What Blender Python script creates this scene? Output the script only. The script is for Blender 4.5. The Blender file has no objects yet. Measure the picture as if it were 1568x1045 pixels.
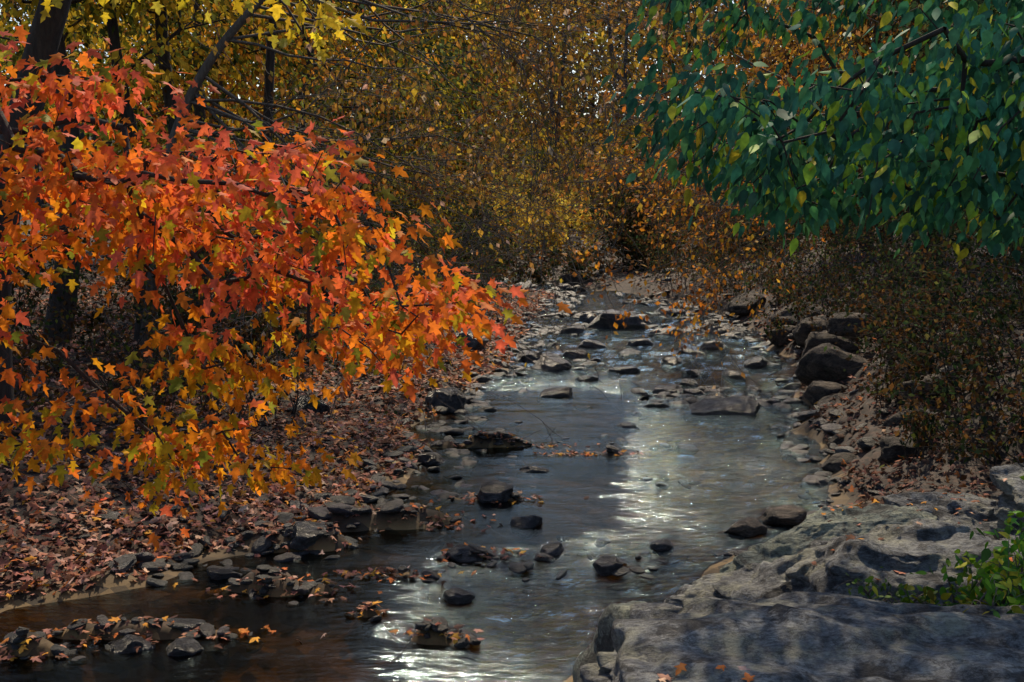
import bpy, math, numpy as np
from mathutils import Vector
R = np.random.default_rng(7)
sc = bpy.context.scene

# ---------------------------------------------------------------- noise
def _h(ix, iy, iz, s):
    n = (ix*374761393 + iy*668265263 + iz*2147483647 + s*974634777) & 0xffffffff
    n = ((n ^ (n >> 13))*1274126177) & 0xffffffff
    n = n ^ (n >> 16)
    return (n & 0xffff)/65535.0
def vnoise(x, y, z=None, s=0):
    x = np.asarray(x, float); y = np.asarray(y, float)
    z = np.zeros_like(x) if z is None else np.asarray(z, float)
    fx, fy, fz = np.floor(x), np.floor(y), np.floor(z)
    ix, iy, iz = fx.astype(np.int64), fy.astype(np.int64), fz.astype(np.int64)
    u, v, w = x-fx, y-fy, z-fz
    u, v, w = [t*t*t*(t*(t*6-15)+10) for t in (u, v, w)]
    r = 0
    for a in (0, 1):
        for b in (0, 1):
            for c in (0, 1):
                r = r + _h(ix+a, iy+b, iz+c, s)*(u if a else 1-u)*(v if b else 1-v)*(w if c else 1-w)
    return r*2-1
def fbm(x, y, z=None, o=4, s=0):
    r = 0; a = 1.0; f = 1.0
    for i in range(o):
        r = r+a*vnoise(np.asarray(x)*f+13.7*i, np.asarray(y)*f+7.1*i, None if z is None else np.asarray(z)*f, s+i)
        a *= .5; f *= 2.03
    return r

# ---------------------------------------------------------------- mesh helpers
def mesh_obj(name, V, F, mat, col=None, parent=None, smooth=False):
    me = bpy.data.meshes.new(name)
    V = np.asarray(V, np.float32); F = np.asarray(F, np.int32)
    me.vertices.add(len(V)); me.vertices.foreach_set('co', V.ravel())
    me.loops.add(F.size); me.loops.foreach_set('vertex_index', F.ravel())
    me.polygons.add(len(F))
    me.polygons.foreach_set('loop_start', np.arange(0, F.size, F.shape[1], dtype=np.int32))
    if smooth:
        me.polygons.foreach_set('use_smooth', np.ones(len(F), bool))
    me.update(calc_edges=True)
    if col is not None:
        a = me.attributes.new('lc', 'FLOAT_COLOR', 'POINT')
        c = np.ones((len(V), 4), np.float32); c[:, :3] = col
        a.data.foreach_set('color', c.ravel())
    me.materials.append(mat)
    ob = bpy.data.objects.new(name, me); sc.collection.objects.link(ob)
    if parent: ob.parent = parent
    return ob
def empty(name):
    e = bpy.data.objects.new(name, None); sc.collection.objects.link(e); return e
def nrm(a):
    return a/np.maximum(np.linalg.norm(a, axis=-1, keepdims=True), 1e-9)

_r = [(.27, -.03), (.19, .17), (.52, .42), (.17, .47), (.2, .68)]
MAPLE = [(0, 0)]+_r+[(0, 1)]+[(-x, y) for x, y in _r[::-1]]
OVATE = [(0, 0), (.18, .12), (.26, .35), (.17, .65), (0, 1), (-.17, .65), (-.26, .35), (-.18, .12)]
DIAM = [(0, 0), (.32, .4), (0, 1), (-.32, .45)]
def leaves(name, P, tip, nor, size, col, shape, mat, parent=None, curl=.3):
    n = len(P); t = nrm(tip)
    b = nrm(np.cross(t, nor)); w = np.cross(b, t)
    fan = shape is not DIAM
    T = np.array(shape+([(0, .33)] if fan else []), float); k = len(T)
    x = T[None, :, 0]; y = T[None, :, 1]
    c1 = R.uniform(-.3, 1., (n, 1))*curl; c2 = R.uniform(-.4, 1., (n, 1))*curl
    tw = R.normal(0, .25, (n, 1))*curl
    z = -np.abs(x)*c1 - (y*y)*c2 + x*y*tw*2
    x = x*R.uniform(.75, 1.15, (n, 1))
    V = P[:, None, :] + size[:, None, None]*(x[..., None]*b[:, None, :]+y[..., None]*t[:, None, :]+z[..., None]*w[:, None, :])
    base = np.arange(n)[:, None, None]*k
    if fan:
        m = k-1
        f = np.array([(m, i, (i+1) % m) for i in range(m)])
    else:
        f = np.array([(0, 1, 2, 3)])
    F = (base+f[None]).reshape(-1, f.shape[1])
    C = np.repeat(col[:, None, :], k, 1)
    if fan:
        C = C*R.uniform(.85, 1.15, (n, k, 1)); C[:, -1] *= 1.1
    return mesh_obj(name, V.reshape(-1, 3), F, mat, C.reshape(-1, 3), parent)

def tubes(P0, P1, r0, r1, k=5):
    P0, P1 = np.asarray(P0, float), np.asarray(P1, float)
    d = nrm(P1-P0); up = np.where(np.abs(d[:, 2:3]) > .9, [[1., 0, 0]], [[0, 0, 1.]])
    a = nrm(np.cross(d, up)); b = np.cross(d, a); n = len(P0)
    th = np.arange(k)*2*math.pi/k
    ring = np.cos(th)[None, :, None]*a[:, None]+np.sin(th)[None, :, None]*b[:, None]
    V = np.concatenate([P0[:, None]+ring*np.asarray(r0)[:, None, None], P1[:, None]+ring*np.asarray(r1)[:, None, None]], 1)
    i = np.arange(k); j = (i+1) % k
    f = np.stack([i, j, j+k, i+k], 1)
    F = (np.arange(n)[:, None, None]*2*k+f[None]).reshape(-1, 4)
    return V.reshape(-1, 3), F
def poly_tube(pts, rad, k=14, seed=0, rough=.12):
    pts = np.array(pts, float); rad = np.array(rad, float)
    s = np.linspace(0, len(pts)-1, max(8, (len(pts)-1)*10))
    i = np.minimum(s.astype(int), len(pts)-2); u = (s-i)[:, None]
    pm = pts[np.maximum(i-1, 0)]; p0 = pts[i]; p1 = pts[i+1]; p2 = pts[np.minimum(i+2, len(pts)-1)]
    C = .5*((2*p0)+(-pm+p1)*u+(2*pm-5*p0+4*p1-p2)*u*u+(-pm+3*p0-3*p1+p2)*u**3)
    r = rad[i]*(1-u[:, 0])+rad[i+1]*u[:, 0]
    d = nrm(np.gradient(C, axis=0)); a = nrm(np.cross(d, [[.3, .9, .1]])); b = np.cross(d, a)
    th = np.arange(k)*2*math.pi/k
    rr = r[:, None]*(1+rough*vnoise(np.cos(th)[None]*2+s[:, None]*.5, np.sin(th)[None]*2+s[:, None]*1.2, None, seed))
    V = C[:, None]+rr[..., None]*(np.cos(th)[None, :, None]*a[:, None]+np.sin(th)[None, :, None]*b[:, None])
    n = len(s); q = []
    for m in range(n-1):
        for e in range(k):
            q.append((m*k+e, m*k+(e+1) % k, (m+1)*k+(e+1) % k, (m+1)*k+e))
    return V.reshape(-1, 3), np.array(q), C, r
def join(parts):
    V = []; F = []; o = 0
    for v, f in parts:
        V.append(v); F.append(f+o); o += len(v)
    return np.concatenate(V), np.concatenate(F)

def grow(root, targets, step=.25, sag=.12, wob=.03, rtip=.003, exp=.5, rmax=.2):
    nodes = [np.array(p, float) for p in root]; par = [-1]+list(range(len(root)-1))
    tg = targets[np.argsort(np.min(np.linalg.norm(targets[:, None]-np.array(root)[None], axis=2), 1))]
    nr = len(nodes); ends = []; cnt = [0]*nr
    arr = np.zeros((60000, 3)); arr[:nr] = nodes; pl = np.zeros(60000); m = nr
    for T in tg:
        dd = np.linalg.norm(arr[:m]-T, axis=1)+.25*pl[:m]+np.maximum(arr[:m, 2]-T[2]-.3, 0)*.2
        j = int(np.argmin(dd)); A = arr[j].copy(); L = np.linalg.norm(T-A)
        ns = max(1, int(L/step)); last = j
        for q in range(1, ns+1):
            f = q/ns; p = A+(T-A)*f; p[2] += sag*L*math.sin(math.pi*f)
            if q < ns: p = p+R.normal(0, wob, 3)*min(1, L)
            arr[m] = p; pl[m] = pl[last]+L/ns; par.append(last); cnt.append(0); last = m; m += 1
        ends.append(last)
    for e in ends:
        while e >= 0 and e >= nr:
            cnt[e] += 1; e = par[e]
    arr = arr[:m]; par = np.array(par); cnt = np.array(cnt)
    idx = np.arange(nr, m); r1 = np.minimum(rtip*np.maximum(cnt[idx], 1)**exp, rmax)
    pj = par[idx]; cp = np.where(pj >= nr, cnt[pj], cnt[idx]); r0 = np.minimum(rtip*np.maximum(cp, 1)**exp, r1*1.5)
    V, F = tubes(arr[pj], arr[idx], r0, r1, 5)
    E = arr[ends]; D = E-arr[par[ends]]
    return (V, F), E, nrm(D)

# ---------------------------------------------------------------- materials
def mat_new(name):
    m = bpy.data.materials.new(name); m.use_nodes = True
    nt = m.node_tree; nt.nodes.clear()
    return m, nt, nt.nodes, nt.links
def N(nd, t, **k):
    n = nd.new(t)
    for a, b in k.items():
        if a[0] == '_': setattr(n, a[1:], b)
        else: n.inputs[a].default_value = b
    return n
def leaf_mat(name, tr=.4, rough=.5, spec=.3, vary=25.):
    m, nt, nd, L = mat_new(name)
    at = N(nd, 'ShaderNodeAttribute', _attribute_name='lc')
    geo = N(nd, 'ShaderNodeNewGeometry')
    nz = N(nd, 'ShaderNodeTexNoise', Scale=vary, Detail=3.)
    L.new(geo.outputs['Position'], nz.inputs['Vector'])
    mr = N(nd, 'ShaderNodeMapRange'); mr.inputs['From Min'].default_value = .3; mr.inputs['From Max'].default_value = .7
    mr.inputs['To Min'].default_value = .65; mr.inputs['To Max'].default_value = 1.25
    L.new(nz.outputs['Fac'], mr.inputs['Value'])
    vm = N(nd, 'ShaderNodeVectorMath', _operation='SCALE')
    L.new(at.outputs['Color'], vm.inputs[0]); L.new(mr.outputs[0], vm.inputs['Scale'])
    p = N(nd, 'ShaderNodeBsdfPrincipled', Roughness=rough); p.inputs['Specular IOR Level'].default_value = spec
    L.new(vm.outputs[0], p.inputs['Base Color'])
    t = N(nd, 'ShaderNodeBsdfTranslucent'); L.new(vm.outputs[0], t.inputs['Color'])
    mx = N(nd, 'ShaderNodeMixShader', Fac=tr); L.new(p.outputs[0], mx.inputs[1]); L.new(t.outputs[0], mx.inputs[2])
    o = N(nd, 'ShaderNodeOutputMaterial'); L.new(mx.outputs[0], o.inputs[0])
    return m
def ramp(nd, stops):
    r = nd.new('ShaderNodeValToRGB'); cr = r.color_ramp
    while len(cr.elements) < len(stops): cr.elements.new(.5)
    for e, (p, c) in zip(cr.elements, stops):
        e.position = p; e.color = (*c, 1)
    return r
def bark_mat(name, c0, c1, scale=8):
    m, nt, nd, L = mat_new(name)
    tc = N(nd, 'ShaderNodeTexCoord'); mp = N(nd, 'ShaderNodeMapping'); mp.inputs['Scale'].default_value = (3, 3, .6)
    L.new(tc.outputs['Object'], mp.inputs[0])
    nz = N(nd, 'ShaderNodeTexNoise', Scale=scale, Detail=6., Roughness=.65); L.new(mp.outputs[0], nz.inputs['Vector'])
    r = ramp(nd, [(.3, c0), (.7, c1)]); L.new(nz.outputs['Fac'], r.inputs[0])
    p = N(nd, 'ShaderNodeBsdfPrincipled', Roughness=.9); L.new(r.outputs[0], p.inputs['Base Color'])
    b = N(nd, 'ShaderNodeBump', Strength=.8, Distance=.03); L.new(nz.outputs['Fac'], b.inputs['Height']); L.new(b.outputs[0], p.inputs['Normal'])
    o = N(nd, 'ShaderNodeOutputMaterial'); L.new(p.outputs[0], o.inputs[0])
    return m
def rock_mat(name, dark, mid, light, lichen, scale=1., attr=False, rough=.8, lich=.62):
    m, nt, nd, L = mat_new(name)
    tc = N(nd, 'ShaderNodeNewGeometry')
    mp = N(nd, 'ShaderNodeMapping'); mp.inputs['Scale'].default_value = (scale, scale*1.6, scale*2.6); mp.inputs['Rotation'].default_value = (.2, .3, .3)
    L.new(tc.outputs['Position'], mp.inputs[0])
    n1 = N(nd, 'ShaderNodeTexNoise', Scale=3.2, Detail=13., Roughness=.75, Distortion=.5); L.new(mp.outputs[0], n1.inputs['Vector'])
    n2 = N(nd, 'ShaderNodeTexNoise', Scale=26., Detail=9., Roughness=.75); L.new(mp.outputs[0], n2.inputs['Vector'])
    n3 = N(nd, 'ShaderNodeTexNoise', Scale=3.6, Detail=9., Roughness=.7); L.new(tc.outputs['Position'], n3.inputs['Vector'])
    vo = N(nd, 'ShaderNodeTexVoronoi', Scale=2., _feature='DISTANCE_TO_EDGE')
    vm = N(nd, 'ShaderNodeVectorMath', _operation='ADD'); sc3 = N(nd, 'ShaderNodeVectorMath', _operation='SCALE'); sc3.inputs['Scale'].default_value = .9
    L.new(n3.outputs['Color'], sc3.inputs[0]); L.new(mp.outputs[0], vm.inputs[0]); L.new(sc3.outputs[0], vm.inputs[1]); L.new(vm.outputs[0], vo.inputs['Vector'])
    cr = ramp(nd, [(0., (0, 0, 0)), (.018, (1, 1, 1))]); L.new(vo.outputs['Distance'], cr.inputs[0])
    r1 = ramp(nd, [(.38, dark), (.5, mid), (.62, light)]); L.new(n1.outputs['Fac'], r1.inputs[0])
    r2 = ramp(nd, [(.38, (.3, .3, .3)), (.62, (1.35, 1.35, 1.35))]); L.new(n2.outputs['Fac'], r2.inputs[0])
    mu = N(nd, 'ShaderNodeMix', _data_type='RGBA', _blend_type='MULTIPLY'); mu.inputs[0].default_value = .85
    L.new(r1.outputs[0], mu.inputs[6]); L.new(r2.outputs[0], mu.inputs[7])
    r3 = ramp(nd, [(lich-.05, (0, 0, 0)), (lich+.05, (1, 1, 1))]); L.new(n3.outputs['Fac'], r3.inputs[0])
    mm = N(nd, 'ShaderNodeMath', _operation='MULTIPLY'); L.new(r3.outputs[0], mm.inputs[0]); L.new(n2.outputs['Fac'], mm.inputs[1])
    mx = N(nd, 'ShaderNodeMix', _data_type='RGBA'); L.new(mm.outputs[0], mx.inputs[0]); L.new(mu.outputs[2], mx.inputs[6]); mx.inputs[7].default_value = (*lichen, 1)
    r4 = ramp(nd, [(.41, (.16, .15, .16)), (.47, (1, 1, 1))]); L.new(n3.outputs['Fac'], r4.inputs[0])
    m4 = N(nd, 'ShaderNodeMix', _data_type='RGBA', _blend_type='MULTIPLY'); m4.inputs[0].default_value = .9
    L.new(mx.outputs[2], m4.inputs[6]); L.new(r4.outputs[0], m4.inputs[7])
    m5 = N(nd, 'ShaderNodeMix', _data_type='RGBA', _blend_type='MULTIPLY'); m5.inputs[0].default_value = .6
    L.new(m4.outputs[2], m5.inputs[6]); L.new(cr.outputs[0], m5.inputs[7])
    out = m5.outputs[2]
    if attr:
        at = N(nd, 'ShaderNodeAttribute', _attribute_name='lc')
        m2 = N(nd, 'ShaderNodeMix', _data_type='RGBA', _blend_type='MULTIPLY'); m2.inputs[0].default_value = 1
        L.new(out, m2.inputs[6]); L.new(at.outputs['Color'], m2.inputs[7]); out = m2.outputs[2]
    p = N(nd, 'ShaderNodeBsdfPrincipled', Roughness=rough); L.new(out, p.inputs['Base Color'])
    ad = N(nd, 'ShaderNodeMath', _operation='ADD'); L.new(n1.outputs['Fac'], ad.inputs[0])
    m3 = N(nd, 'ShaderNodeMath', _operation='MULTIPLY'); L.new(n2.outputs['Fac'], m3.inputs[0]); m3.inputs[1].default_value = .35
    L.new(m3.outputs[0], ad.inputs[1])
    a2 = N(nd, 'ShaderNodeMath', _operation='MULTIPLY_ADD'); L.new(cr.outputs[0], a2.inputs[0]); a2.inputs[1].default_value = .25; L.new(ad.outputs[0], a2.inputs[2])
    b = N(nd, 'ShaderNodeBump', Strength=1., Distance=.14/scale); L.new(a2.outputs[0], b.inputs['Height']); L.new(b.outputs[0], p.inputs['Normal'])
    o = N(nd, 'ShaderNodeOutputMaterial'); L.new(p.outputs[0], o.inputs[0])
    return m

M_leaf = leaf_mat('autumn_leaf', .5, .6, .1)
M_green = leaf_mat('green_leaf', .2, .6, .14)
M_far = leaf_mat('far_leaf', .45, .8, .02, 3.)
M_litter = leaf_mat('fallen_leaf', .08, .8, .06)
M_bark = bark_mat('bark_dark', (.014, .011, .01), (.055, .043, .036))
M_twig = bark_mat('twig_grey', (.06, .047, .04), (.15, .125, .105))
M_rockA = rock_mat('schist_rock', (.07, .075, .085), (.22, .23, .245), (.44, .45, .44), (.54, .53, .38), lich=.56)
M_rockB = rock_mat('green_schist_rock', (.09, .12, .11), (.23, .27, .24), (.42, .45, .37), (.52, .53, .36), lich=.54)
M_rockC = rock_mat('brown_rock', (.035, .028, .025), (.10, .075, .06), (.22, .165, .12), (.14, .14, .10))
M_stone = rock_mat('creek_stone', (.05, .05, .055), (.10, .10, .11), (.18, .18, .18), (.14, .13, .11), 5., True, .45)

m, nt, nd, L = mat_new('forest_floor'); M_ground = m
g = N(nd, 'ShaderNodeNewGeometry'); sep = N(nd, 'ShaderNodeSeparateXYZ'); L.new(g.outputs['Position'], sep.inputs[0])
n1 = N(nd, 'ShaderNodeTexVoronoi', Scale=22.); L.new(g.outputs['Position'], n1.inputs['Vector'])
n2 = N(nd, 'ShaderNodeTexNoise', Scale=1.5, Detail=8., Roughness=.7); L.new(g.outputs['Position'], n2.inputs['Vector'])
sv = N(nd, 'ShaderNodeSeparateColor'); L.new(n1.outputs['Color'], sv.inputs[0])
r1 = ramp(nd, [(0., (.012, .009, .007)), (.5, (.035, .022, .017)), (1., (.09, .05, .035))]); L.new(sv.outputs[0], r1.inputs[0])
r2 = ramp(nd, [(.35, (.35, .3, .27)), (.65, (1., .95, .9))]); L.new(n2.outputs['Fac'], r2.inputs[0])
mu = N(nd, 'ShaderNodeMix', _data_type='RGBA', _blend_type='MULTIPLY'); mu.inputs[0].default_value = 1
L.new(r1.outputs[0], mu.inputs[6]); L.new(r2.outputs[0], mu.inputs[7])
mr = N(nd, 'ShaderNodeMapRange'); L.new(sep.outputs[2], mr.inputs['Value']); mr.inputs['From Min'].default_value = .0; mr.inputs['From Max'].default_value = .12
n4 = N(nd, 'ShaderNodeTexVoronoi', Scale=7.); L.new(g.outputs['Position'], n4.inputs['Vector'])
r5 = ramp(nd, [(0., (.025, .018, .009)), (.6, (.13, .08, .03)), (1., (.22, .145, .06))]); s5 = N(nd, 'ShaderNodeSeparateColor'); L.new(n4.outputs['Color'], s5.inputs[0]); L.new(s5.outputs[0], r5.inputs[0])
mx = N(nd, 'ShaderNodeMix', _data_type='RGBA'); L.new(mr.outputs[0], mx.inputs[0]); L.new(r5.outputs[0], mx.inputs[6]); L.new(mu.outputs[2], mx.inputs[7])
p = N(nd, 'ShaderNodeBsdfPrincipled', Roughness=.85); L.new(mx.outputs[2], p.inputs['Base Color'])
b = N(nd, 'ShaderNodeBump', Strength=.8, Distance=.04); L.new(sv.outputs[0], b.inputs['Height']); L.new(b.outputs[0], p.inputs['Normal'])
o = N(nd, 'ShaderNodeOutputMaterial'); L.new(p.outputs[0], o.inputs[0])

# water
m, nt, nd, L = mat_new('creek_water'); M_water = m
g = N(nd, 'ShaderNodeNewGeometry'); mp = N(nd, 'ShaderNodeMapping'); mp.inputs['Scale'].default_value = (.7, 2.1, 1.)
L.new(g.outputs['Position'], mp.inputs[0])
at = N(nd, 'ShaderNodeAttribute', _attribute_name='lc')
n1 = N(nd, 'ShaderNodeTexNoise', Scale=8., Detail=5., Roughness=.62, Distortion=.8); L.new(mp.outputs[0], n1.inputs['Vector'])
b = N(nd, 'ShaderNodeBump', Distance=.09); L.new(n1.outputs['Fac'], b.inputs['Height']); L.new(at.outputs['Fac'], b.inputs['Strength'])
gl = N(nd, 'ShaderNodeBsdfGlossy', Roughness=.06); L.new(b.outputs[0], gl.inputs['Normal']); gl.inputs['Color'].default_value = (.70, .90, 1, 1)  # blue of the reflected sky is tinted into the gloss colour
tr = N(nd, 'ShaderNodeBsdfTransparent'); tr.inputs['Color'].default_value = (.46, .34, .16, 1)
fr = N(nd, 'ShaderNodeFresnel', IOR=1.42); L.new(b.outputs[0], fr.inputs['Normal'])
mx = N(nd, 'ShaderNodeMixShader'); L.new(fr.outputs[0], mx.inputs[0]); L.new(tr.outputs[0], mx.inputs[1]); L.new(gl.outputs[0], mx.inputs[2])
o = N(nd, 'ShaderNodeOutputMaterial'); L.new(mx.outputs[0], o.inputs[0])

# ---------------------------------------------------------------- terrain
YL = [-20, 0, 6.5, 8.05, 8.5, 8.95, 9.6, 10.4, 11.4, 12.8, 14.7, 17.3, 20.8, 26, 30, 33.7, 36, 45, 60, 200]
XL = [-12, -8, -5, -3.76, -3., -2.7, -2.1, -1.65, -1.17, -1.08, -1.07, -.5, .07, .4, .95, 1.5, .4, -4.5, -14, -120]
YR = [-20, 0, 5, 6.7, 8.46, 9.5, 10.6, 11.7, 12.85, 14.75, 17.3, 20.8, 26, 30.8, 33.5, 36, 45, 60, 200]
XR = [-6, -2, -.2, .6, 1.4, 1.95, 3.0, 3.35, 3.55, 3.9, 4.45, 5.1, 5.3, 4.9, 3.8, 2.4, -2., -11, -117]
ISL = [(-2.5, 7.5, .75, .14), (-1.75, 8.4, .55, .16), (-.9, 10.2, .65, .25), (-.2, 11.0, .45, .12), (-1.7, 9.5, .4, .16), (-1.05, 7.9, .14, .07),
       (-.5, 7.5, .22, .07), (-1.0, 8.75, .4, .08), (-.1, 13.4, .7, .08), (.9, 13.0, .5, .06), (-.25, 9.3, .35, .09), (-3.3, 7.2, .35, .1)]
def shore(x, y):
    wob = .22*vnoise(np.asarray(y)*.9, np.asarray(y)*0+3.3, None, 5)+.1*vnoise(np.asarray(y)*3, np.asarray(y)*0+1.3, None, 6)
    return np.interp(y, YL, XL)+wob-x, x-np.interp(y, YR, XR)-wob
def H(x, y):
    x = np.asarray(x, float); y = np.asarray(y, float)
    dl, dr = shore(x, y)
    inn = np.maximum(np.minimum(-dl, -dr), 0)
    z = -.26*(1-np.exp(-inn*1.0))+.05*fbm(x*1.5, y*1.5, None, 3, 9)*np.minimum(inn, 1)
    d = np.maximum(dl, 0)
    zl = 1.5*(1-np.exp(-d*.13))+.02*d+.06*fbm(x*1.1, y*1.1, None, 4, 2)*np.minimum(d*2, 1)
    d2 = np.maximum(dr, 0)
    near = np.clip((y-8.5)/3.5, 0, 1); farr = np.clip((y-32)/5, 0, 1)
    zr = (.25+1.45*near-.9*farr)*(1-np.exp(-d2*(.3+.12*near-.2*farr)))+.02*d2+.10*fbm(x*1.3, y*1.3, None, 4, 3)*np.minimum(d2*2, 1)
    z = z+np.where(dl > 0, zl, 0)+np.where(dr > 0, zr, 0)
    for ax, ay, rx, ry in ISL:
        q = ((x-ax)/rx)**2+((y-ay)/ry)**2+.5*vnoise(x*5, y*8, None, 12)
        z = z+np.where(z < .1, np.exp(-np.maximum(q, 0)*.9)*.27, 0)
    z = z+np.maximum(y-62, 0)*.10*np.clip((y-62)/30, 0, 1)*np.where(y < 170, 1, 170/np.maximum(y, 1))+np.maximum(np.abs(x)-14, 0)*.08
    return z
def axis(lo, hi, c0, c1, s0, gr):
    a = list(np.arange(c0, c1, s0)); s = s0; v = a[-1]
    while v < hi: s *= gr; v += s; a.append(v)
    s = s0; v = c0; pre = []
    while v > lo: s *= gr; v -= s; pre.append(v)
    return np.array(pre[::-1]+a)
def sheet(xs, ys, zf):
    X, Y = np.meshgrid(xs, ys); Z = zf(X, Y); nx = len(xs); ny = len(ys)
    V = np.stack([X, Y, Z], -1).reshape(-1, 3)
    i = (np.arange(ny-1)[:, None]*nx+np.arange(nx-1)[None]).ravel()
    return V, np.stack([i, i+1, i+nx+1, i+nx], 1)
V, F = sheet(axis(-260, 260, -7, 8, .07, 1.07), axis(-60, 420, 5, 20, .07, 1.035), H)
mesh_obj('ground', V, F, M_ground, smooth=True)

def riffle(x, y):
    a = .65*np.exp(-((y-8.0)/1.3)**2)*np.clip((x+1.2)/1.6, .05, 1)
    b2 = np.clip((y-16.5)/4, 0, 1)
    return np.clip(.0+a+b2*.9+.5*np.clip((x-.5-(y-10)*.12)/1.4, 0, 1)*np.clip((y-8)/3, .3, 1), 0, 1)
def wz(x, y):
    rf = riffle(x, y)
    z = rf*.045*fbm(x*2.6, y*4.0, None, 4, 21)+.005*fbm(x*1.8, y*4.0, None, 3, 31)+(y-9.2)*.002
    z = z+.10*(1/(1+np.exp(-(y-9.15)*9))-1)*np.clip((x+1)/1, 0, 1)*.8
    return z
xs = np.arange(-10, 8, .05); ys = [3.]
while ys[-1] < 62: ys.append(ys[-1]+max(.035, ys[-1]*.0045))
V, F = sheet(xs, np.array(ys), wz)
cc = np.repeat((.11+.85*riffle(V[:, 0], V[:, 1]))[:, None], 3, 1)
mesh_obj('creek_water', V, F, M_water, cc, smooth=True)

# ---------------------------------------------------------------- rocks
import bmesh
def ico(sub):
    bm = bmesh.new(); bmesh.ops.create_icosphere(bm, subdivisions=sub, radius=1)
    V = np.array([v.co[:] for v in bm.verts]); F = np.array([[v.index for v in f.verts] for f in bm.faces]); bm.free(); return V, F
I6 = ico(7); I4 = ico(4); I3 = ico(3)
def rockshape(base, seed, cuts=14, noise=.12, boxy=.5):
    r = np.random.default_rng(seed); V, F = base; V = V.copy()
    m = np.max(np.abs(V), axis=1, keepdims=True); V = V*(1-boxy)+V/m*boxy*.85
    for c in range(cuts):
        n = r.normal(size=3); n /= np.linalg.norm(n); d = r.uniform(.62, .95)
        s = V@n-d; V = V-np.maximum(s, 0)[:, None]*n*.95
    V = V+nrm(V)*(noise*fbm(V[:, 0]*1.7+seed, V[:, 1]*1.7, V[:, 2]*2.4, 6, seed))[:, None]
    return V, F
TOPS = []
def boulder(name, c, s, rz=0, tilt=(0, 0), seed=1, mat=None, cuts=14, noise=.1, boxy=.5, base=None):
    big = base is None
    V, F = rockshape(base or I6, seed, cuts, noise, boxy)
    V = V*np.array(s)
    if big:
        zz = V[:, 2]+.12*vnoise(V[:, 0]*1.3, V[:, 1]*1.3, None, seed)+.15*V[:, 0]
        st = np.abs((zz*6.5+seed*.37) % 1-.5)*2
        V[:, :2] *= (1-.06*np.clip(st*3-1.6, 0, 1)*(np.abs(V[:, 2:3].ravel()) < s[2]*.75))[:, None]
        step = (V[:, 0]*.35+V[:, 1]*.8+.5*fbm(V[:, 0]*.8+seed, V[:, 1]*1.0, None, 4, seed+8))*2.2
        V[:, 2] -= np.where(V[:, 2] > 0, .05*(step-np.floor(step)-np.clip((step-np.floor(step)-.85)*6.6, 0, 1)), 0)
        V[:, 2] += .014*fbm(V[:, 0]*5, V[:, 1]*8, None, 5, seed+3)
    a, b2 = tilt
    def rot(V, ax, t):
        c_, s_ = math.cos(t), math.sin(t); i, j = [(1, 2), (2, 0), (0, 1)][ax]
        W = V.copy(); W[:, i] = V[:, i]*c_-V[:, j]*s_; W[:, j] = V[:, i]*s_+V[:, j]*c_; return W
    V = rot(rot(rot(V, 0, a), 1, b2), 2, rz)+np.array(c)
    if big: TOPS.append(V[V[:, 2] > c[2]+s[2]*.45])
    return mesh_obj(name, V, F, mat or M_rockA, smooth=False)
boulder('boulder', (2.5, 4.75, .30), (2.35, 1.2, .88), -.06, (.04, .02), 3, M_rockA, boxy=.8, cuts=10)
boulder('boulder', (2.35, 6.75, .24), (1.4, 1.3, .9), .3, (.10, -.06), 11, M_rockA, boxy=.75)
boulder('boulder', (4.0, 6.5, .18), (1.3, 1.4, .9), -.1, (.05, .02), 12, M_rockA, boxy=.8, cuts=11)
boulder('boulder', (.98, 5.6, -.02), (.58, 1.2, .78), .3, (.1, -.32), 44, M_rockB, boxy=.3, base=ico(6), noise=.07, cuts=7)
boulder('boulder', (2.55, 8.7, .08), (1.0, .6, .5), .25, (.1, -.2), 6, M_rockB, boxy=.6)
boulder('boulder', (5.0, 8.9, .2), (1.3, .8, .65), .2, (.08, .05), 8, M_rockA, boxy=.7)
boulder('boulder', (3.9, 9.3, .1), (.9, .6, .4), .1, (.08, .05), 9, M_rockA, boxy=.6)
for i, (x, y, z, sx, sy, sz, mt) in enumerate([
        (4.75, 16.6, .45, .6, .5, .45, M_rockC), (5.2, 18.5, .45, .6, .5, .42, M_rockC), (4.35, 14.9, .15, .36, .3, .22, M_rockC), (3.95, 13.2, .1, .24, .2, .16, M_rockC),
        (5.6, 20.5, .5, .5, .5, .35, M_rockC), (5.9, 23, .5, .7, .6, .45, M_rockC), (3.6, 12.2, .08, .22, .18, .12, M_rockC),
        (5.2, 17.2, 1., .4, .4, .25, M_rockC), (4.9, 13., .75, .5, .35, .25, M_rockC), (2.5, 10.2, .05, .24, .2, .12, M_rockC), (2.1, 9.9, .03, .2, .16, .1, M_rockC),
        (7.2, 37., .5, 1.3, .8, .6, M_rockC), (4.6, 36., .3, .8, .5, .35, M_rockC), (5.9, 34.5, .3, .5, .5, .3, M_rockC), (2.2, 38, .2, .8, .5, .3, M_rockC),
        (4.5, 12.6, .4, .35, .3, .22, M_rockC), (4.1, 11.6, .3, .3, .25, .2, M_rockC), (4.5, 15.7, .2, .4, .3, .24, M_rockC), (5.3, 21.8, .3, .45, .35, .25, M_rockC), (5.7, 27, .4, .6, .5, .35, M_rockC)]):
    boulder('boulder', (x, y, z), (sx, sy, sz), R.uniform(-.6, .6), (R.normal(0, .12), R.normal(0, .12)), 30+i, mt, base=I4, boxy=.4)
M_wet = rock_mat('wet_rock', (.02, .02, .024), (.05, .05, .056), (.11, .11, .12), (.09, .085, .06), 2., False, .3)
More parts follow.
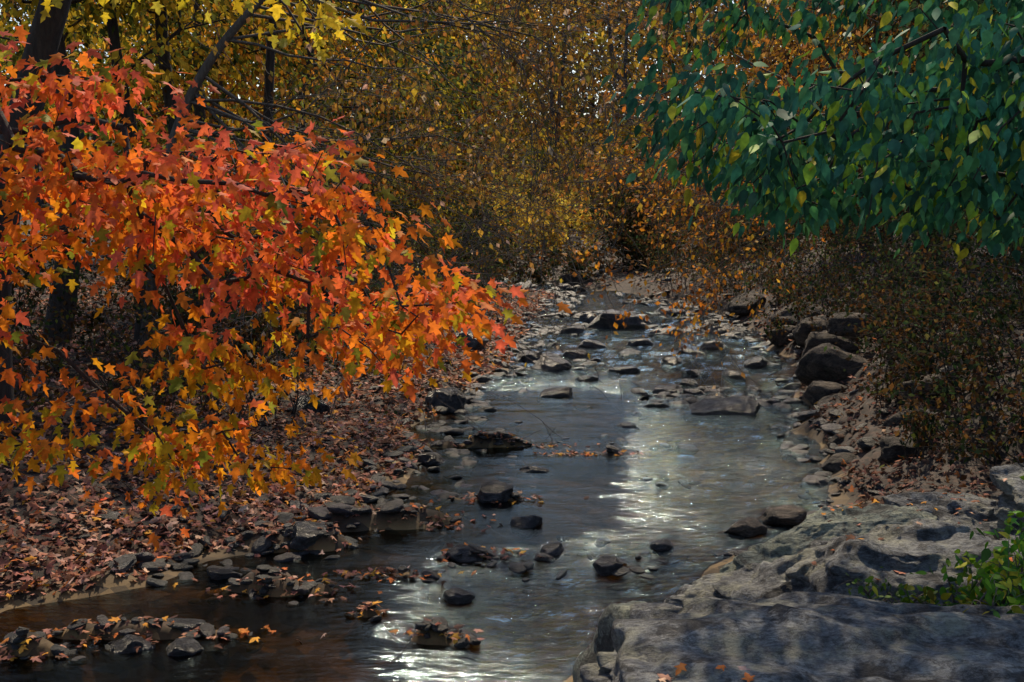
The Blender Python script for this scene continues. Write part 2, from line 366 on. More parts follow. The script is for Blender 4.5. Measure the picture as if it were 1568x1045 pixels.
for i, (x, y, sx, sy, sz) in enumerate([(2.35, 25.6, .85, .4, .4), (1.85, 26.8, .3, .3, .25), (2.9, 15.6, .58, .32, .2), (.65, 16.9, .33, .2, .14), (.7, 19.6, .42, .4, .28), (.35, 20.5, .35, .25, .2), (2.35, 17.1, .22, .16, .12),
        (2.8, 17.8, .2, .16, .12), (3.9, 22, .35, .25, .2), (3.4, 21.3, .3, .2, .16), (2.9, 20.2, .25, .2, .14), (4.4, 20., .3, .3, .2), (3.9, 28.5, .5, .3, .25), (.15, 10.15, .17, .16, .12), (-.15, 11.0, .2, .15, .13), (-.42, 9.25, .16, .12, .09),
        (-1.75, 9.45, .19, .16, .13), (-2.3, 8.75, .17, .13, .08), (-2.35, 7.62, .27, .14, .09), (-2.55, 7.3, .16, .12, .08), (-2.2, 7.28, .14, .12, .08), (-.4, 8.3, .13, .1, .07), (.7, 6.95, .2, .16, .1), (-.9, 12.6, .2, .16, .13), (.25, 12.2, .2, .1, .07),
        (-.95, 15.8, .35, .3, .26), (-2.6, 14.2, .3, .25, .22), (-.9, 21, .5, .4, .3), (1.3, 9.5, .12, .1, .08), (.8, 9.0, .14, .1, .08), (.35, 9.4, .12, .1, .08), (1.15, 12.95, .12, .08, .05),
        (3.3, 24.2, .4, .2, .2), (2.6, 22.8, .3, .2, .16), (1.6, 22.3, .35, .22, .16), (1.9, 19.2, .3, .18, .13), (4.6, 24.5, .45, .3, .24), (3.1, 19., .26, .16, .11),
        (1.2, 21., .28, .18, .16), (2.2, 21.2, .3, .2, .15), (3.0, 26.5, .4, .25, .22), (1.3, 24.6, .36, .22, .2), (3.7, 18.6, .24, .16, .13), (1.2, 18.3, .22, .15, .11), (2.1, 13.3, .16, .1, .07), (1.5, 14.6, .18, .12, .08)]):
    z = max(float(H(x, y)), -.02)
    boulder('creek_rock', (x, y, z+sz*.12), (sx, sy, sz), R.uniform(-.5, .5), (R.normal(0, .12), R.normal(0, .12)), 60+i, M_wet, base=I4, boxy=.3)

def scatter_stones(name, pts, size, cols, flat=.34):
    vs = [rockshape(I3, 200+i, 9, .1, .3) for i in range(16)]; parts = []; C = []
    for (x, y), s, c in zip(pts, size, cols):
        V, F = vs[R.integers(16)]; a = R.uniform(0, 6.28)
        W = V*np.array([s, s*R.uniform(.45, .9), s*R.uniform(.6, 1.4)*flat]); ca, sa = math.cos(a), math.sin(a)
        t = R.normal(0, .2); W[:, 2] += W[:, 0]*t
        W = np.stack([W[:, 0]*ca-W[:, 1]*sa, W[:, 0]*sa+W[:, 1]*ca, W[:, 2]], 1)
        z = max(float(H(x, y)), -.035+(y-9.2)*.002); W += [x, y, z+s*.10]
        parts.append((W, F)); C.append(np.repeat(c[None], len(W), 0))
    V, F = join(parts); mesh_obj(name, V, F, M_stone, np.concatenate(C))
def stone_cols(n, wet=.6):
    return (R.uniform(.3, 1.4, (n, 1))*(1+R.normal(0, .08, (n, 3)))*[1.04, .98, .96])*wet
pts = []; sz = []
def add_st(n, y0, y1, d0, d1, side, s0, s1):
    y = y0*(y1/y0)**R.uniform(0, 1, n); d = R.uniform(d0, d1, n)
    x = (np.interp(y, YL, XL)-d) if side == 0 else (np.interp(y, YR, XR)+d)
    for a, b_, s in zip(x, y, s0*(s1/s0)**R.uniform(0, 1, n)**1.8):
        pts.append((a, b_)); sz.append(s*(1+b_*.02))
add_st(800, 8.5, 34, -.7, .4, 0, .03, .14); add_st(180, 9, 34, .2, 2.0, 0, .03, .10)
add_st(220, 10.5, 34, -.4, .3, 1, .04, .15); add_st(30, 11, 34, .3, 1.6, 1, .06, .18)
scatter_stones('shore_stones', pts, sz, stone_cols(len(pts), .5))
pts = []; sz = []
for _ in range(1800):
    y = 16.*(35/16.)**R.uniform(0, 1); x = R.uniform(np.interp(y, YL, XL), np.interp(y, YR, XR))
    if vnoise(x*.8, y*.6, None, 77) < -.0: continue
    pts.append((x, y)); sz.append(R.uniform(.05, .2))
for a, b_, rx, ry in ISL:
    for _ in range(int(30*rx/.4)): pts.append((a+R.normal(0, rx*.55), b_+R.normal(0, ry*.7))); sz.append(R.uniform(.025, .09))
for _ in range(60): pts.append((R.uniform(-.8, 2.0), 9.25+R.normal(0, .28))); sz.append(R.uniform(.02, .08))
for _ in range(600):
    x, y = R.uniform(-1.2, 3.6), R.uniform(8.8, 17)
    if vnoise(x*1.1, y*1.1, None, 78) > .28: pts.append((x, y)); sz.append(R.uniform(.03, .1))
for _ in range(200): pts.append((R.uniform(-5, 9), R.uniform(34, 52))); sz.append(R.uniform(.1, .35))
scatter_stones('creek_stones', pts, sz, stone_cols(len(pts), .36))

# ---------------------------------------------------------------- fallen leaves
def pal(n, cols, w=None, jit=.18):
    cols = np.array(cols); w = None if w is None else np.array(w)/np.sum(w)
    c = cols[R.choice(len(cols), n, p=w)]
    return np.clip(c*(1+R.normal(0, jit, (n, 1)))*(1+R.normal(0, .06, (n, 3))), .004, .9)
LIT = [(.34, .15, .10), (.45, .23, .16), (.18, .085, .06), (.52, .33, .25), (.5, .16, .045), (.6, .29, .05), (.09, .05, .035)]
LW = [5, 4, 3.5, 2, 1.8, .7, 2.]
def litter(name, x, y, s0, s1, lw=LW, zoff=.015, tilt=.42, zs=.03):
    for nm, k, shp in ((name, y < 15, MAPLE), (name, y >= 15, DIAM)):
        X, Y = x[k], y[k]; n = len(X)
        if n == 0: continue
        z = np.maximum(H(X, Y), .0)+zoff+R.uniform(0, zs, n)
        a = R.uniform(0, 6.28, n); t = np.stack([np.cos(a), np.sin(a), R.normal(0, tilt, n)], 1)
        no = np.stack([R.normal(0, tilt, n), R.normal(0, tilt, n), np.ones(n)], 1)
        leaves(nm, np.stack([X, Y, z], 1), t, no, R.uniform(s0, s1, n)*(1 if shp is MAPLE else 1.3), pal(n, LIT, lw), shp, M_litter, curl=.7)
n = 50000; y = 6.5*(34/6.5)**R.uniform(0, 1, n); d = 11*R.uniform(0, 1, n)**1.4+R.normal(0, .2, n)
x = np.interp(y, YL, XL)-d; k = (H(x, y) > .02) & (x > -y*.62-1.5); litter('fallen_leaves', x[k], y[k], .045, .105)
n = 9000; y = 9*(34/9)**R.uniform(0, 1, n); d = 5*R.uniform(0, 1, n)**1.2
x = np.interp(y, YR, XR)+d; k = (H(x, y) > .06); litter('fallen_leaves', x[k], y[k], .05, .1, [1.6, .5, 6, .1, .8, .2, 10])
x = []; y = []
for a, b_, rx, ry in ISL:
    m_ = int(62*rx/.4); x += list(a+R.normal(0, rx*.6, m_)); y += list(b_+R.normal(0, ry*.75, m_))
x = np.array(x); y = np.array(y); litter('fallen_leaves', x, y, .045, .085, [3, 2, 3, 1, 2, 1.5, 3], .012, .2, .015)
n = 6000; y = R.uniform(34, 60, n); x = R.uniform(-16, 16, n); k = H(x, y) > .03; litter('fallen_leaves', x[k], y[k], .1, .2, [2, .5, 4, .1, .5, .1, 8])
Q = []
for t_ in TOPS:
    for _ in range(5):
        c0 = t_[R.integers(len(t_))]; dd = np.linalg.norm(t_-c0, axis=1); nb = t_[dd < .22]
        Q.append(nb[R.integers(len(nb), size=R.integers(2, 9))])
Q = np.concatenate(Q)+[0, 0, .012]; n = len(Q); a = R.uniform(0, 6.28, n)
leaves('fallen_leaves', Q, np.stack([np.cos(a), np.sin(a), R.normal(0, .2, n)], 1), np.stack([R.normal(0, .2, n), R.normal(0, .2, n), np.ones(n)], 1), R.uniform(.04, .075, n), pal(n, LIT, [3, 3, 2, 2, 4, 3, 1]), MAPLE, M_litter, curl=.6)

# ---------------------------------------------------------------- leafy sprays
def spray(E, D, nl, rad, flat=.45, droop=.6, size=(.07, .11)):
    n = len(E)*nl
    c = np.repeat(E, nl, 0); d = np.repeat(D, nl, 0)
    u = R.uniform(-1, .6, (n, 1)); off = R.normal(0, 1, (n, 3))*np.array([1, 1, flat])*rad*.5
    P = c+d*u*rad+off
    tip = nrm(off)*.6+d*.4+np.array([0, 0, -droop])+R.normal(0, .25, (n, 3))
    nor = np.stack([R.normal(-.1, .45, n), R.normal(-.45, .45, n), np.full(n, .7)], 1)
    return P, tip, nor, R.uniform(size[0], size[1], n), c
def in_poly(px, pz, poly):
    poly = np.array(poly); inside = np.zeros(len(px), bool); j = len(poly)-1
    for i in range(len(poly)):
        xi, zi = poly[i]; xj, zj = poly[j]
        inside ^= ((zi > pz) != (zj > pz)) & (px < (xj-xi)*(pz-zi)/(zj-zi+1e-12)+xi); j = i
    return inside
def sample_poly(poly, n, y0, y1, thin=0.):
    poly = np.array(poly); out = []
    while len(out) < n:
        x = R.uniform(poly[:, 0].min(), poly[:, 0].max(), 400); z = R.uniform(poly[:, 1].min(), poly[:, 1].max(), 400); y = R.uniform(y0, y1, 400)
        k = in_poly(x, z, poly) & (vnoise(x*1.1+y*.6, z*2.6, y, 61) > thin-1); out += list(zip(x[k], y[k], z[k]))
    return np.array(out[:n])

mt = empty('red_maple_tree')
main = [(-5.2, 4.15), (-2.9, 3.80), (-2.3, 3.72), (-1.8, 3.56), (-1.1, 3.36), (-.75, 3.1), (-.5, 2.7), (-.15, 2.38), (-.25, 2.22), (-.6, 2.2), (-.75, 1.9), (-1.0, 2.05), (-1.4, 2.4), (-1.9, 2.6), (-2.6, 2.62), (-3.2, 2.5), (-5.2, 2.4)]
low = [(-5, 2.5), (-3, 2.35), (-2.6, 2.1), (-2.35, 1.5), (-2.2, 1.05), (-2.6, 1.0), (-2.9, 1.2), (-5, 1.1)]
low2 = [(-1.9, 2.2), (-1.5, 2.15), (-1.3, 1.95), (-1.35, 1.85), (-1.9, 1.9)]
low3 = [(-2.3, 1.75), (-1.4, 1.6), (-1.15, 1.42), (-1.5, 1.25), (-2.1, 1.35)]
T = np.concatenate([sample_poly(main, 365, 5.95, 7.6, .88), sample_poly(low, 52, 5.8, 7.2), sample_poly(low2, 11, 6.2, 6.8), sample_poly(low3, 15, 6.2, 6.9)])
root = [(-4.6, 8.6, .9), (-4.55, 8.5, 1.6), (-4.6, 8.3, 2.4), (-4.5, 8., 3.1), (-4.3, 7.6, 3.8), (-4.2, 7.4, 4.6)]
tb, E, D = grow(root, T, sag=.16, rtip=.003, rmax=.038)
tv, tf, _, _ = poly_tube(root+[(-4.0, 7.2, 6.5), (-3.9, 7.4, 9.)], [.16, .13, .12, .11, .09, .08, .05, .02])
V, F = join([tb, (tv, tf)]); mesh_obj('trunk_and_branches', V, F, M_bark, parent=mt)
P, tip, nor, s, c = spray(E, D, 20, .29, size=(.06, .11))
n = len(P)
rim = np.interp(P[:, 0], [-5.2, -2.9, -1.8, -1., -.6, 0], [4.15, 3.8, 3.52, 3.28, 3.0, 2.5])
edge = np.maximum(rim-P[:, 2], 0)
a = np.clip(edge*.23+.34*fbm(c[:, 0]*1.5, c[:, 2]*2., c[:, 1]*1.5, 2, 51)+R.normal(0, .19, n)+.11+.17*np.clip((P[:, 0]+1.5), 0, 1), 0, 1.2)
ck = [(0, (.88, .17, .09)), (.3, (.90, .20, .035)), (.6, (.90, .29, .02)), (.85, (.82, .44, .02)), (1.2, (.45, .43, .03))]
xs_ = [q[0] for q in ck]
col = np.stack([np.interp(a, xs_, [q[1][i] for q in ck]) for i in range(3)], 1)
gk = R.uniform(size=n) < .12; col[gk] = pal(gk.sum(), [(.34, .35, .04), (.68, .54, .03)])
col *= R.uniform(.66, 1.05, (n, 1))
leaves('leaves', P, tip, nor, s, col, MAPLE, M_leaf, mt, .45)

gt = empty('green_dogwood_tree')
gp = [(1.05, 4.4), (.95, 3.8), (.78, 3.58), (.95, 3.4), (1.15, 3.15), (1.5, 2.85), (1.85, 2.76), (2.3, 3.0), (2.6, 2.85), (3., 2.85), (4.5, 2.8), (4.5, 4.8), (1.6, 4.8)]
T = sample_poly(gp, 450, 5.7, 8.2, .8)
root = [(5.0, 7.6, 1.6), (4.9, 7.4, 2.6), (4.7, 7.2, 3.5), (4.5, 7., 4.3), (4.3, 6.9, 5.2)]
tb, E, D = grow(root, T, sag=.14, rtip=.0035, rmax=.05)
tv, tf, _, _ = poly_tube([(5.1, 7.8, .8)]+root+[(4.2, 7., 7.5)], [.17, .14, .12, .1, .09, .07, .02])
V, F = join([tb, (tv, tf)]); mesh_obj('trunk_and_branches', V, F, M_bark, parent=gt)
P, tip, nor, s, c = spray(E, D, 20, .26, droop=1.1, size=(.075, .12))
n = len(P); gn = fbm(c[:, 0]*1.3, c[:, 2]*1.3, c[:, 1]*1.3, 2, 71)
col = pal(n, [(.036, .14, .075), (.026, .095, .055), (.07, .2, .065), (.19, .31, .03), (.5, .40, .03)], [5, 4, 3, 2., .5])*(1.1+.5*gn[:, None])
leaves('leaves', P, tip, nor, s, np.clip(col, .004, 1), OVATE, M_green, gt, .3)

yt = empty('yellow_maple_tree')
yp = [(-2.9, 5.2), (-2.2, 4.75), (-1.9, 4.7), (-1.3, 4.45), (-1.05, 4.2), (-1.5, 4.1), (-2.1, 4.25), (-3.2, 4.5), (-5, 4.7), (-5, 5.4)]
T = np.concatenate([sample_poly(yp, 66, 8.4, 9.4)])
root = [(-4.75, 10.2, 1.), (-4.65, 10.1, 2.), (-4.4, 10., 3.1), (-4.0, 9.9, 4.2), (-3.7, 9.8, 5.2)]
tb, E, D = grow(root, T, sag=.1, rtip=.004, rmax=.05)
tv, tf, _, _ = poly_tube(root+[(-3.4, 9.6, 8.)], [.2, .17, .15, .13, .11, .03])
V, F = join([tb, (tv, tf)]); mesh_obj('trunk_and_branches', V, F, M_bark, parent=yt)
P, tip, nor, s, c = spray(E, D, 11, .3, size=(.09, .14))
leaves('leaves', P, tip, nor, s, pal(len(P), [(.8, .58, .03), (.75, .5, .03), (.55, .45, .05), (.65, .35, .03)], [5, 3, 2, 1]), MAPLE, M_leaf, yt, .4)

# ---------------------------------------------------------------- bare twigs
def twigs(start, d0, length, depth, r, segs, spread=.6, nsub=3, grav=0., wv=.13):
    st = [(np.array(start, float), nrm(np.array(d0, float)), length, depth, r)]
    while st:
        p, d, L_, dep, r_ = st.pop(); ns = 7
        for i in range(ns):
            d = nrm(d+R.normal(0, wv, 3)+np.array([0, 0, -grav])); q = p+d*L_/ns; rr = r_*(1-.8*i/ns); rn = r_*(1-.8*(i+1)/ns)
            segs.append((p, q, rr, rn)); p = q
            if dep > 0 and i >= 1:
                for _ in range(R.poisson(nsub/4.5)):
                    st.append((p.copy(), nrm(d+R.normal(0, spread, 3)), L_*R.uniform(.35, .65), dep-1, rn*.65))
def seg_mesh(name, segs, mat, parent=None, k=4, rmin=.0018):
    V, F = tubes([s[0] for s in segs], [s[1] for s in segs], [max(s[2], rmin) for s in segs], [max(s[3], rmin*.8) for s in segs], k)
    return mesh_obj(name, V, F, mat, parent=parent)

# ---------------------------------------------------------------- mid distance trees
YG = [(.38, .29, .03), (.52, .36, .028), (.19, .20, .033), (.09, .12, .03), (.58, .36, .035)]
OR = [(.52, .18, .025), (.58, .25, .025), (.28, .105, .025), (.15, .07, .03), (.58, .33, .045)]
BR = [(.14, .07, .03), (.2, .10, .03), (.09, .05, .025), (.24, .13, .04)]
DG = [(.04, .07, .03), (.065, .095, .03), (.028, .048, .025), (.12, .13, .035)]
def mid_tree(name, x, y, h, r, lean, P_, nt_, nl, rad, z0=.25, size=(.10, .16), cr=None, bark=M_bark):
    e = empty(name); z = float(H(x, y)); lx, ly = lean
    pts = [(x+lx*t*h+.2*math.sin(t*7+x), y+ly*t*h+.15*math.cos(t*6+y), z-.2+(h+.2)*t) for t in np.linspace(0, 1, 7)]
    rad_ = [r*1.25, r*.95, r*.85, r*.72, r*.58, r*.4, r*.08]
    tv, tf, C, _ = poly_tube(pts, rad_, seed=int(abs(x*10)), rough=.15)
    cr = cr or h*.38
    T = R.normal(0, 1, (nt_*4, 3)); T = T/np.linalg.norm(T, axis=1, keepdims=True)*R.uniform(.3, 1, (nt_*4, 1))**.5
    cz = z+h*(z0+1)/2; T = T*np.array([cr, cr, h*(1.05-z0)/2])+np.array([x+lx*h*.55, y+ly*h*.55, cz])
    T = T[fbm(T[:, 0]*.6, T[:, 1]*.6, T[:, 2]*.9, 2, 91) > -.12][:nt_]
    T = T[T[:, 2] > H(T[:, 0], T[:, 1])+.4]
    tb, E, D = grow([tuple(p) for p in C[len(C)//5::4]], T, step=.5, sag=.1, wob=.12, rtip=.0075, rmax=r*.5)
    V, F = join([tb, (tv, tf)]); mesh_obj('trunk_and_branches', V, F, bark, parent=e)
    P, tip, nor, s, c = spray(E, D, nl, rad, flat=.4, size=size)
    cc = pal(len(E), P_, jit=.3); col = np.repeat(cc, nl, 0)*R.uniform(.55, 1.35, (len(P), 1))
    leaves('leaves', P, tip, nor, s, col, DIAM, M_far, e, .4)
mid_tree('oak_tree', -6.2, 12.5, 9, .22, (.05, 0), YG, 90, 34, .6, .55)
mid_tree('oak_tree', -6.6, 16.5, 9, .17, (.02, .0), YG, 120, 38, .7, .4)
mid_tree('oak_tree', -5.7, 17., 9, .11, (.012, .0), YG, 70, 34, .6, .55, cr=1.8)
mid_tree('oak_tree', -5.0, 17.6, 9.5, .13, (-.015, .0), YG+OR[:2], 70, 34, .6, .55, cr=1.8)
mid_tree('oak_tree', -3.6, 18.6, 9, .10, (-.05, .0), OR[:2]+YG, 60, 34, .6, .6, cr=1.6)
mid_tree('oak_tree', -5.4, 21., 8, .13, (-.03, .0), YG+OR[:2], 150, 42, .8, .3, cr=2.4)
mid_tree('oak_tree', -4.6, 26, 8.5, .14, (.02, .0), YG+OR[:3]+DG[:2], 200, 44, .9, .15, cr=2.6)
mid_tree('oak_tree', -10, 20, 9, .2, (.03, .0), YG, 170, 42, .9, .15)
mid_tree('oak_tree', -12, 27, 11, .2, (.0, .0), YG+DG[:2], 200, 45, 1., .1)
mid_tree('hickory_tree', -4.2, 33, 10, .15, (.02, .0), YG+OR[:1]+DG[:2], 250, 46, 1., .08, (.13, .2), cr=3.)
mid_tree('hickory_tree', -9, 35, 11, .2, (.0, .0), YG+OR[:1], 260, 48, 1.1, .06, (.13, .2))
mid_tree('beech_tree', 9.8, 31, 9.5, .17, (-.06, .0), OR+BR, 300, 48, .9, .12, (.12, .18), cr=2.6)
mid_tree('beech_tree', 9.5, 25, 9, .15, (-.05, .0), BR+DG, 240, 46, .8, .1, cr=2.7)
mid_tree('beech_tree', -3.6, 48, 12, .18, (.03, .0), OR+YG, 300, 46, 1.2, .12, (.15, .24), cr=3.2)
mid_tree('oak_tree', 14.5, 36, 13, .2, (.0, .0), DG+YG[:3]+OR[:1], 260, 46, 1.1, .06, (.13, .2), cr=3.6)
mid_tree('oak_tree', 15, 46, 12.5, .2, (.0, .0), YG+OR[:2], 260, 48, 1.2, .08, (.15, .24), cr=3.6)
mid_tree('oak_tree', 8.9, 17, 8, .14, (-.02, .0), DG, 280, 46, .6, .05)
for x, y, h, P_ in [(4.6, 41, 3.4, DG+BR), (7.8, 38, 4.4, BR+OR[2:4]), (-1.8, 43, 3.2, BR+DG), (1.6, 56, 5., YG), (6.2, 54, 5.5, YG+OR[:2]), (11, 47, 6, YG+OR), (-4, 58, 8, YG)]:
    mid_tree('sapling', x, y, h, .06, (.0, .0), P_, 140, 40, .8, .08, (.12, .2), cr=h*.45)

ob_ = empty('overhanging_bare_tree'); segs = []
tv, tf, C, r_ = poly_tube([(-5.0, 15.4, .9), (-4.75, 15.3, 2.4), (-4.5, 15.2, 3.6), (-3.9, 15., 4.7), (-2.9, 14.8, 5.7), (-1.7, 14.7, 6.6)], [.10, .08, .07, .06, .045, .025])
mesh_obj('trunk', tv, tf, M_twig, parent=ob_)
for i in range(34):
    p = C[int(len(C)*R.uniform(.4, .98))]
    twigs(p, (R.uniform(.9, 1.7), R.uniform(-.5, .5), R.uniform(-.7, -.05)), R.uniform(2.6, 5.2), 3, .022, segs, .5, 3.4, .02, .17)
seg_mesh('branches', segs, M_twig, ob_, 4, .0038)
st_ = np.array([s[1] for s in segs]); st2 = st_[(st_[:, 2] > 3.0)]
q = np.concatenate([st_[R.choice(len(st_), 1000)], st2[R.choice(len(st2), 3600)]+R.normal(0, .07, (3600, 3))])  # second, denser leaf set is added to block sky reflected in near water
n = len(q); cl = np.concatenate([pal(1000, [(.65, .45, .3), (.65, .42, .05), (.55, .24, .06)]), pal(3600, [(.3, .17, .04), (.16, .14, .035), (.36, .2, .04), (.22, .10, .03)])])
leaves('leaves', q, R.normal(0, .5, (n, 3))+[0, 0, -1], R.normal(0, 1, (n, 3))+[0, -.6, .4], R.uniform(.07, .12, n), cl, DIAM, M_leaf, ob_)

or_ = empty('orange_beech_tree'); segs = []
tv, tf, C, r_ = poly_tube([(6.9, 19., 1.6), (6.6, 19., 3.0), (5.8, 18.8, 4.2), (4.6, 18.5, 4.8)], [.14, .11, .08, .03])
mesh_obj('trunk', tv, tf, M_bark, parent=or_)
for i in range(18):
    p = C[int(len(C)*R.uniform(.35, .98))]
    twigs(p, (-R.uniform(.8, 1.5), R.uniform(-.4, .3), R.uniform(-.3, .15)), R.uniform(2.4, 4.4), 3, .022, segs, .42, 3.0, .02, .15)
seg_mesh('branches', segs, M_twig, or_, 4, .0036)
st_ = np.array([s[1] for s in segs]); nn = 4500; q = st_[R.choice(len(st_), nn)]+R.normal(0, .08, (nn, 3))
n = len(q); leaves('leaves', q, R.normal(0, .6, (n, 3))+[0, 0, -.5], R.normal(0, .5, (n, 3))+[0, -.4, .8], R.uniform(.07, .12, n), pal(n, OR), DIAM, M_leaf, or_)

# ---------------------------------------------------------------- shrubs
def shrub(name, x, y, w, h, P_, ns, nl, size, shape=DIAM, mat=M_far, tw=M_bark, dep=2, arch=.03, z_=None):
    e = empty(name); segs = []
    for i in range(ns):
        a = R.uniform(0, 6.28); rr = w*.45*R.uniform()**.5; px, py = x+rr*math.cos(a), y+rr*math.sin(a)
        twigs((px, py, (float(H(px, py)) if z_ is None else z_)-.05), (R.normal(0, .45), R.normal(0, .45), 1), h*R.uniform(.6, 1.15), dep, .010, segs, .55, 3, arch)
    seg_mesh('stems', segs, tw, e)
    if nl:
        st_ = np.array([s[1] for s in segs]); q = st_[R.choice(len(st_), nl)]+R.normal(0, .05, (nl, 3))
        cl = .75+.5*fbm(q[:, 0]*1.5, q[:, 1]*1.5, q[:, 2]*2, 2, 5)
        c = pal(nl, P_)*np.clip(cl, .35, 1.4)[:, None]
        leaves('leaves', q, R.normal(0, .6, (nl, 3))+[0, 0, -.4], R.normal(0, .5, (nl, 3))+[0, -.5, .8], R.uniform(size[0], size[1], nl), c, shape, mat, e)
for (x, y, w, h, P_, ns, nl) in [
        (6.3, 13, 1.8, 2.0, DG+BR[:2], 24, 2800), (5.8, 11.0, 1.4, 1.5, BR[:1]+DG, 22, 1700), (7.6, 15.5, 2, 2.6, DG, 24, 3400), (6.9, 19.5, 2, 2.4, DG+BR[:1], 22, 2800), (7.2, 23, 2.2, 2.6, DG+BR, 20, 2600),
        (7.6, 27.5, 2.5, 2.4, DG+BR, 20, 2800), (6.2, 31, 1.4, 2., DG+BR, 16, 1500), (9.4, 19, 3, 3.5, DG, 22, 3500), (5.3, 15.0, 1., 1., BR+DG, 16, 900), (6.0, 16.6, 1.4, 1.6, DG+BR[:1], 20, 1600), (4.9, 12.0, 1.2, .9, BR+DG, 22, 1000),
        (5.0, 10.4, 1.2, .8, BR+DG, 20, 900), (6.9, 11.6, 1.5, 2.6, DG, 22, 3000), (6.0, 21, 1.2, 1.3, BR+DG, 16, 1100), (6.3, 26, 1.4, 1.4, BR+DG, 16, 1200), (5.4, 9.6, 1.2, 1.0, BR+DG, 20, 900), (7.6, 13, 2, 3.2, DG, 24, 3400), (5.2, 14, 1.1, .9, BR+DG, 18, 900), (5.7, 18.9, 1.1, 1.1, BR+DG, 16, 800),
        (4.3, 11.2, .8, .55, BR+DG, 16, 500), (4.6, 13.3, .8, .6, BR+DG, 16, 500), (5.8, 29.5, 1.6, 1.3, BR+DG, 18, 1400), (6.2, 24.5, 1.2, 1.2, BR+DG, 16, 1000), (5.2, 32.5, 1.6, 1.2, BR+DG, 18, 1400),
        (4.5, 37.5, 3, 1.5, BR+DG, 20, 2600), (8.5, 36, 3, 2.2, BR, 18, 2600), (1.6, 38.5, 2.4, 1.1, BR+DG, 20, 2000), (7.5, 33, 2, 1.8, DG+BR, 16, 1800), (-1.0, 38, 2, 1.3, DG+BR, 18, 1800)]:
    shrub('bank_shrub', x, y, w, h, P_, ns, nl, (.05, .09) if y < 33 else (.1, .16))
for (x, y, w, h, P_, ns, nl) in [
        (-3.2, 13.2, 1.6, 1.7, DG+BR, 24, 2200), (-4.8, 14, 2, 2.0, DG+BR, 26, 3000), (-2.6, 17.5, 1.6, 1.8, DG+BR, 22, 2200), (-6.8, 14.5, 2.4, 2.2, DG+YG[2:4], 24, 3000), (-2., 22, 2, 1.8, BR+DG, 20, 2000),
        (-5, 19, 3, 2.6, DG+BR, 24, 3500), (-8.5, 12, 2.4, 2.4, DG, 22, 2600), (-1.5, 28, 2.2, 2, DG+BR, 20, 2200), (-3.8, 11.8, 1.0, 1.0, YG[2:4]+BR, 14, 600), (-5.4, 11, 1.2, 1.1, BR+YG[2:3], 16, 700), (-4, 26, 3, 2.8, DG+BR, 22, 3000),
        (-2.0, 34, 2.6, 2.0, YG+DG, 20, 2600), (-4, 36, 3, 2.6, OR+YG, 20, 2800)]:
    shrub('understory_shrub', x, y, w, h, P_, ns, nl, (.05, .09) if y < 33 else (.1, .16))
for x, y in [(0, 47), (-3, 46), (2.6, 47), (-1.4, 49), (-6, 42), (1.2, 51)]:
    shrub('golden_shrub', x, y, 3, 2.6, [(.9, .6, .08), (.8, .44, .06), (.85, .64, .12)], 18, 2400, (.12, .2))
for x, y in [(6, 46), (11, 40), (11, 33), (9, 52), (5, 58)]:
    shrub('understory_shrub', x, y, 3.2, 2.8, BR+DG, 18, 2600, (.12, .2))
shrub('honeysuckle_shrub', 2.38, 5.45, .5, .48, [(.12, .30, .02), (.24, .40, .02), (.08, .2, .03), (.5, .46, .03)], 22, 850, (.045, .08), OVATE, M_green, M_twig, 1, .1, .92)
shrub('honeysuckle_shrub', 2.9, 5.7, .7, .62, [(.12, .30, .02), (.22, .38, .02), (.08, .2, .03)], 20, 700, (.05, .085), OVATE, M_green, M_twig, 1, .08, .85)
shrub('honeysuckle_shrub', 1.95, 5.6, .6, .16, [(.10, .22, .03), (.15, .28, .03)], 12, 240, (.03, .055), OVATE, M_green, M_twig, 1, .14, .9)

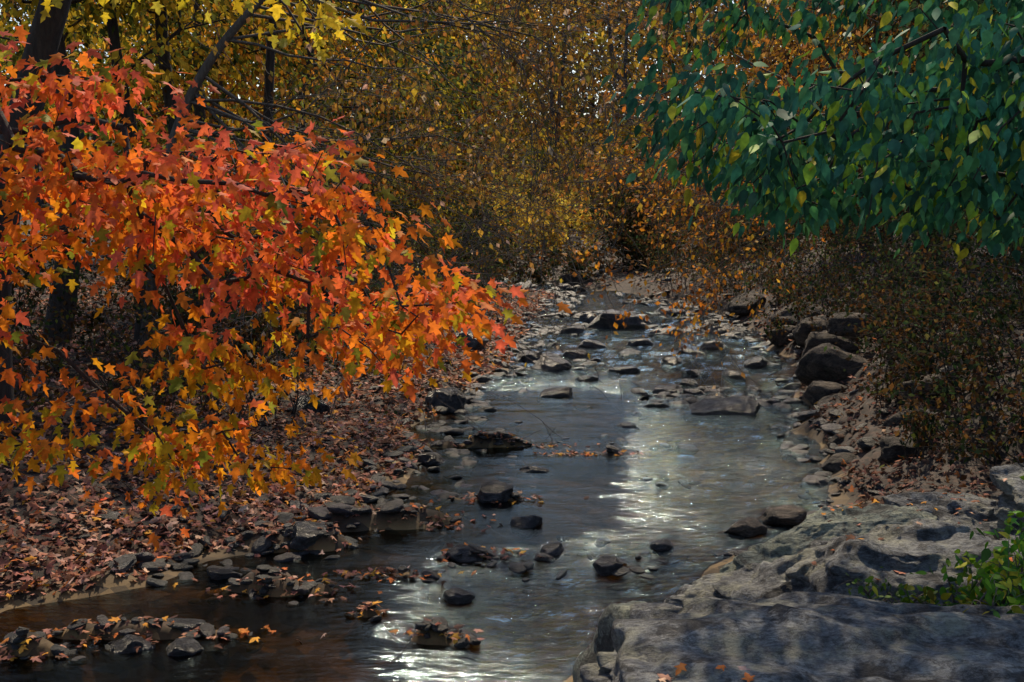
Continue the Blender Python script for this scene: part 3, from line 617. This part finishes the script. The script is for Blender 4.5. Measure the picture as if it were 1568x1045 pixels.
# ---------------------------------------------------------------- distant forest (one mass)
df = empty('distant_forest')
nT = 5600; ty = R.uniform(66, 125, nT); tx = R.uniform(-1, 1, nT)*(ty*.62+6); tzz = R.uniform(.02, 1, nT)**.85
gz = H(tx, ty); az_ = tx/ty
top = np.where((az_ > -.06) & (az_ < .30), 3.2+.180*ty, 5+.27*ty)+1.*np.sin(tx*.5)
C_ = np.stack([tx, ty, gz+np.maximum(top-gz, 3)*tzz], 1)
nl = 30; n = nT*nl; P = np.repeat(C_, nl, 0)+R.normal(0, 1, (n, 3))*[1.5, 1.3, .5]
mixv = fbm(tx*.1, ty*.1, C_[:, 2]*.12, 2, 17)
cc = np.where((mixv > .25)[:, None], pal(nT, [(.56, .36, .05), (.5, .25, .04), (.3, .24, .04)]), np.where((mixv > -.15)[:, None], pal(nT, [(.38, .165, .03), (.17, .135, .03), (.42, .25, .04)], None, .3), pal(nT, [(.05, .065, .025), (.10, .08, .025), (.17, .08, .025)], None, .3)))
leaves('leaves', P, R.normal(0, 1, (n, 3)), R.normal(0, 1, (n, 3)), R.uniform(.32, .7, n), np.repeat(cc, nl, 0)*R.uniform(.5, 1.3, (n, 1)), DIAM, M_far, df)
sg = []
for i in range(70):
    y = R.uniform(50, 90); x = R.uniform(-1, 1)*(y*.6+5); z = float(H(x, y)); l = R.normal(0, .12); w_ = R.uniform(.12, .28)
    p0 = np.array([x, y, z-.3])
    for q in range(5):
        p1 = p0+[l*2.6+R.normal(0, .25), 0, 2.2]; sg.append((p0, p1, w_*(1-.15*q), w_*(.85-.15*q))); p0 = p1
seg_mesh('trunks', sg, M_bark, df, 7)

# ---------------------------------------------------------------- light, sky, camera
el, az = math.radians(47), math.radians(5)
sd = Vector((math.sin(az)*math.cos(el), math.cos(az)*math.cos(el), math.sin(el)))
ld = bpy.data.lights.new('sun', 'SUN'); ld.energy = 5.0; ld.angle = math.radians(1.); ld.color = (1, .83, .60)
lo = bpy.data.objects.new('sun', ld); sc.collection.objects.link(lo); lo.rotation_euler = (-sd).to_track_quat('-Z', 'Y').to_euler()
w = bpy.data.worlds.new('World'); sc.world = w; w.use_nodes = True; nt = w.node_tree
bg = nt.nodes['Background']; sk = nt.nodes.new('ShaderNodeTexSky'); sk.sky_type = 'NISHITA'; sk.sun_disc = False
sk.sun_elevation = el; sk.sun_rotation = az; nt.links.new(sk.outputs[0], bg.inputs[0]); bg.inputs[1].default_value = .15
cd = bpy.data.cameras.new('camera'); cd.lens = 40; cd.sensor_width = 36; cd.clip_end = 1000; cd.clip_start = .05
co = bpy.data.objects.new('camera', cd); sc.collection.objects.link(co); co.location = (0, 0, 3); co.rotation_euler = (math.radians(90-7.3), 0, 0)
sc.camera = co
sc.view_settings.view_transform = 'Standard'; sc.view_settings.look = 'None'; sc.view_settings.exposure = 0
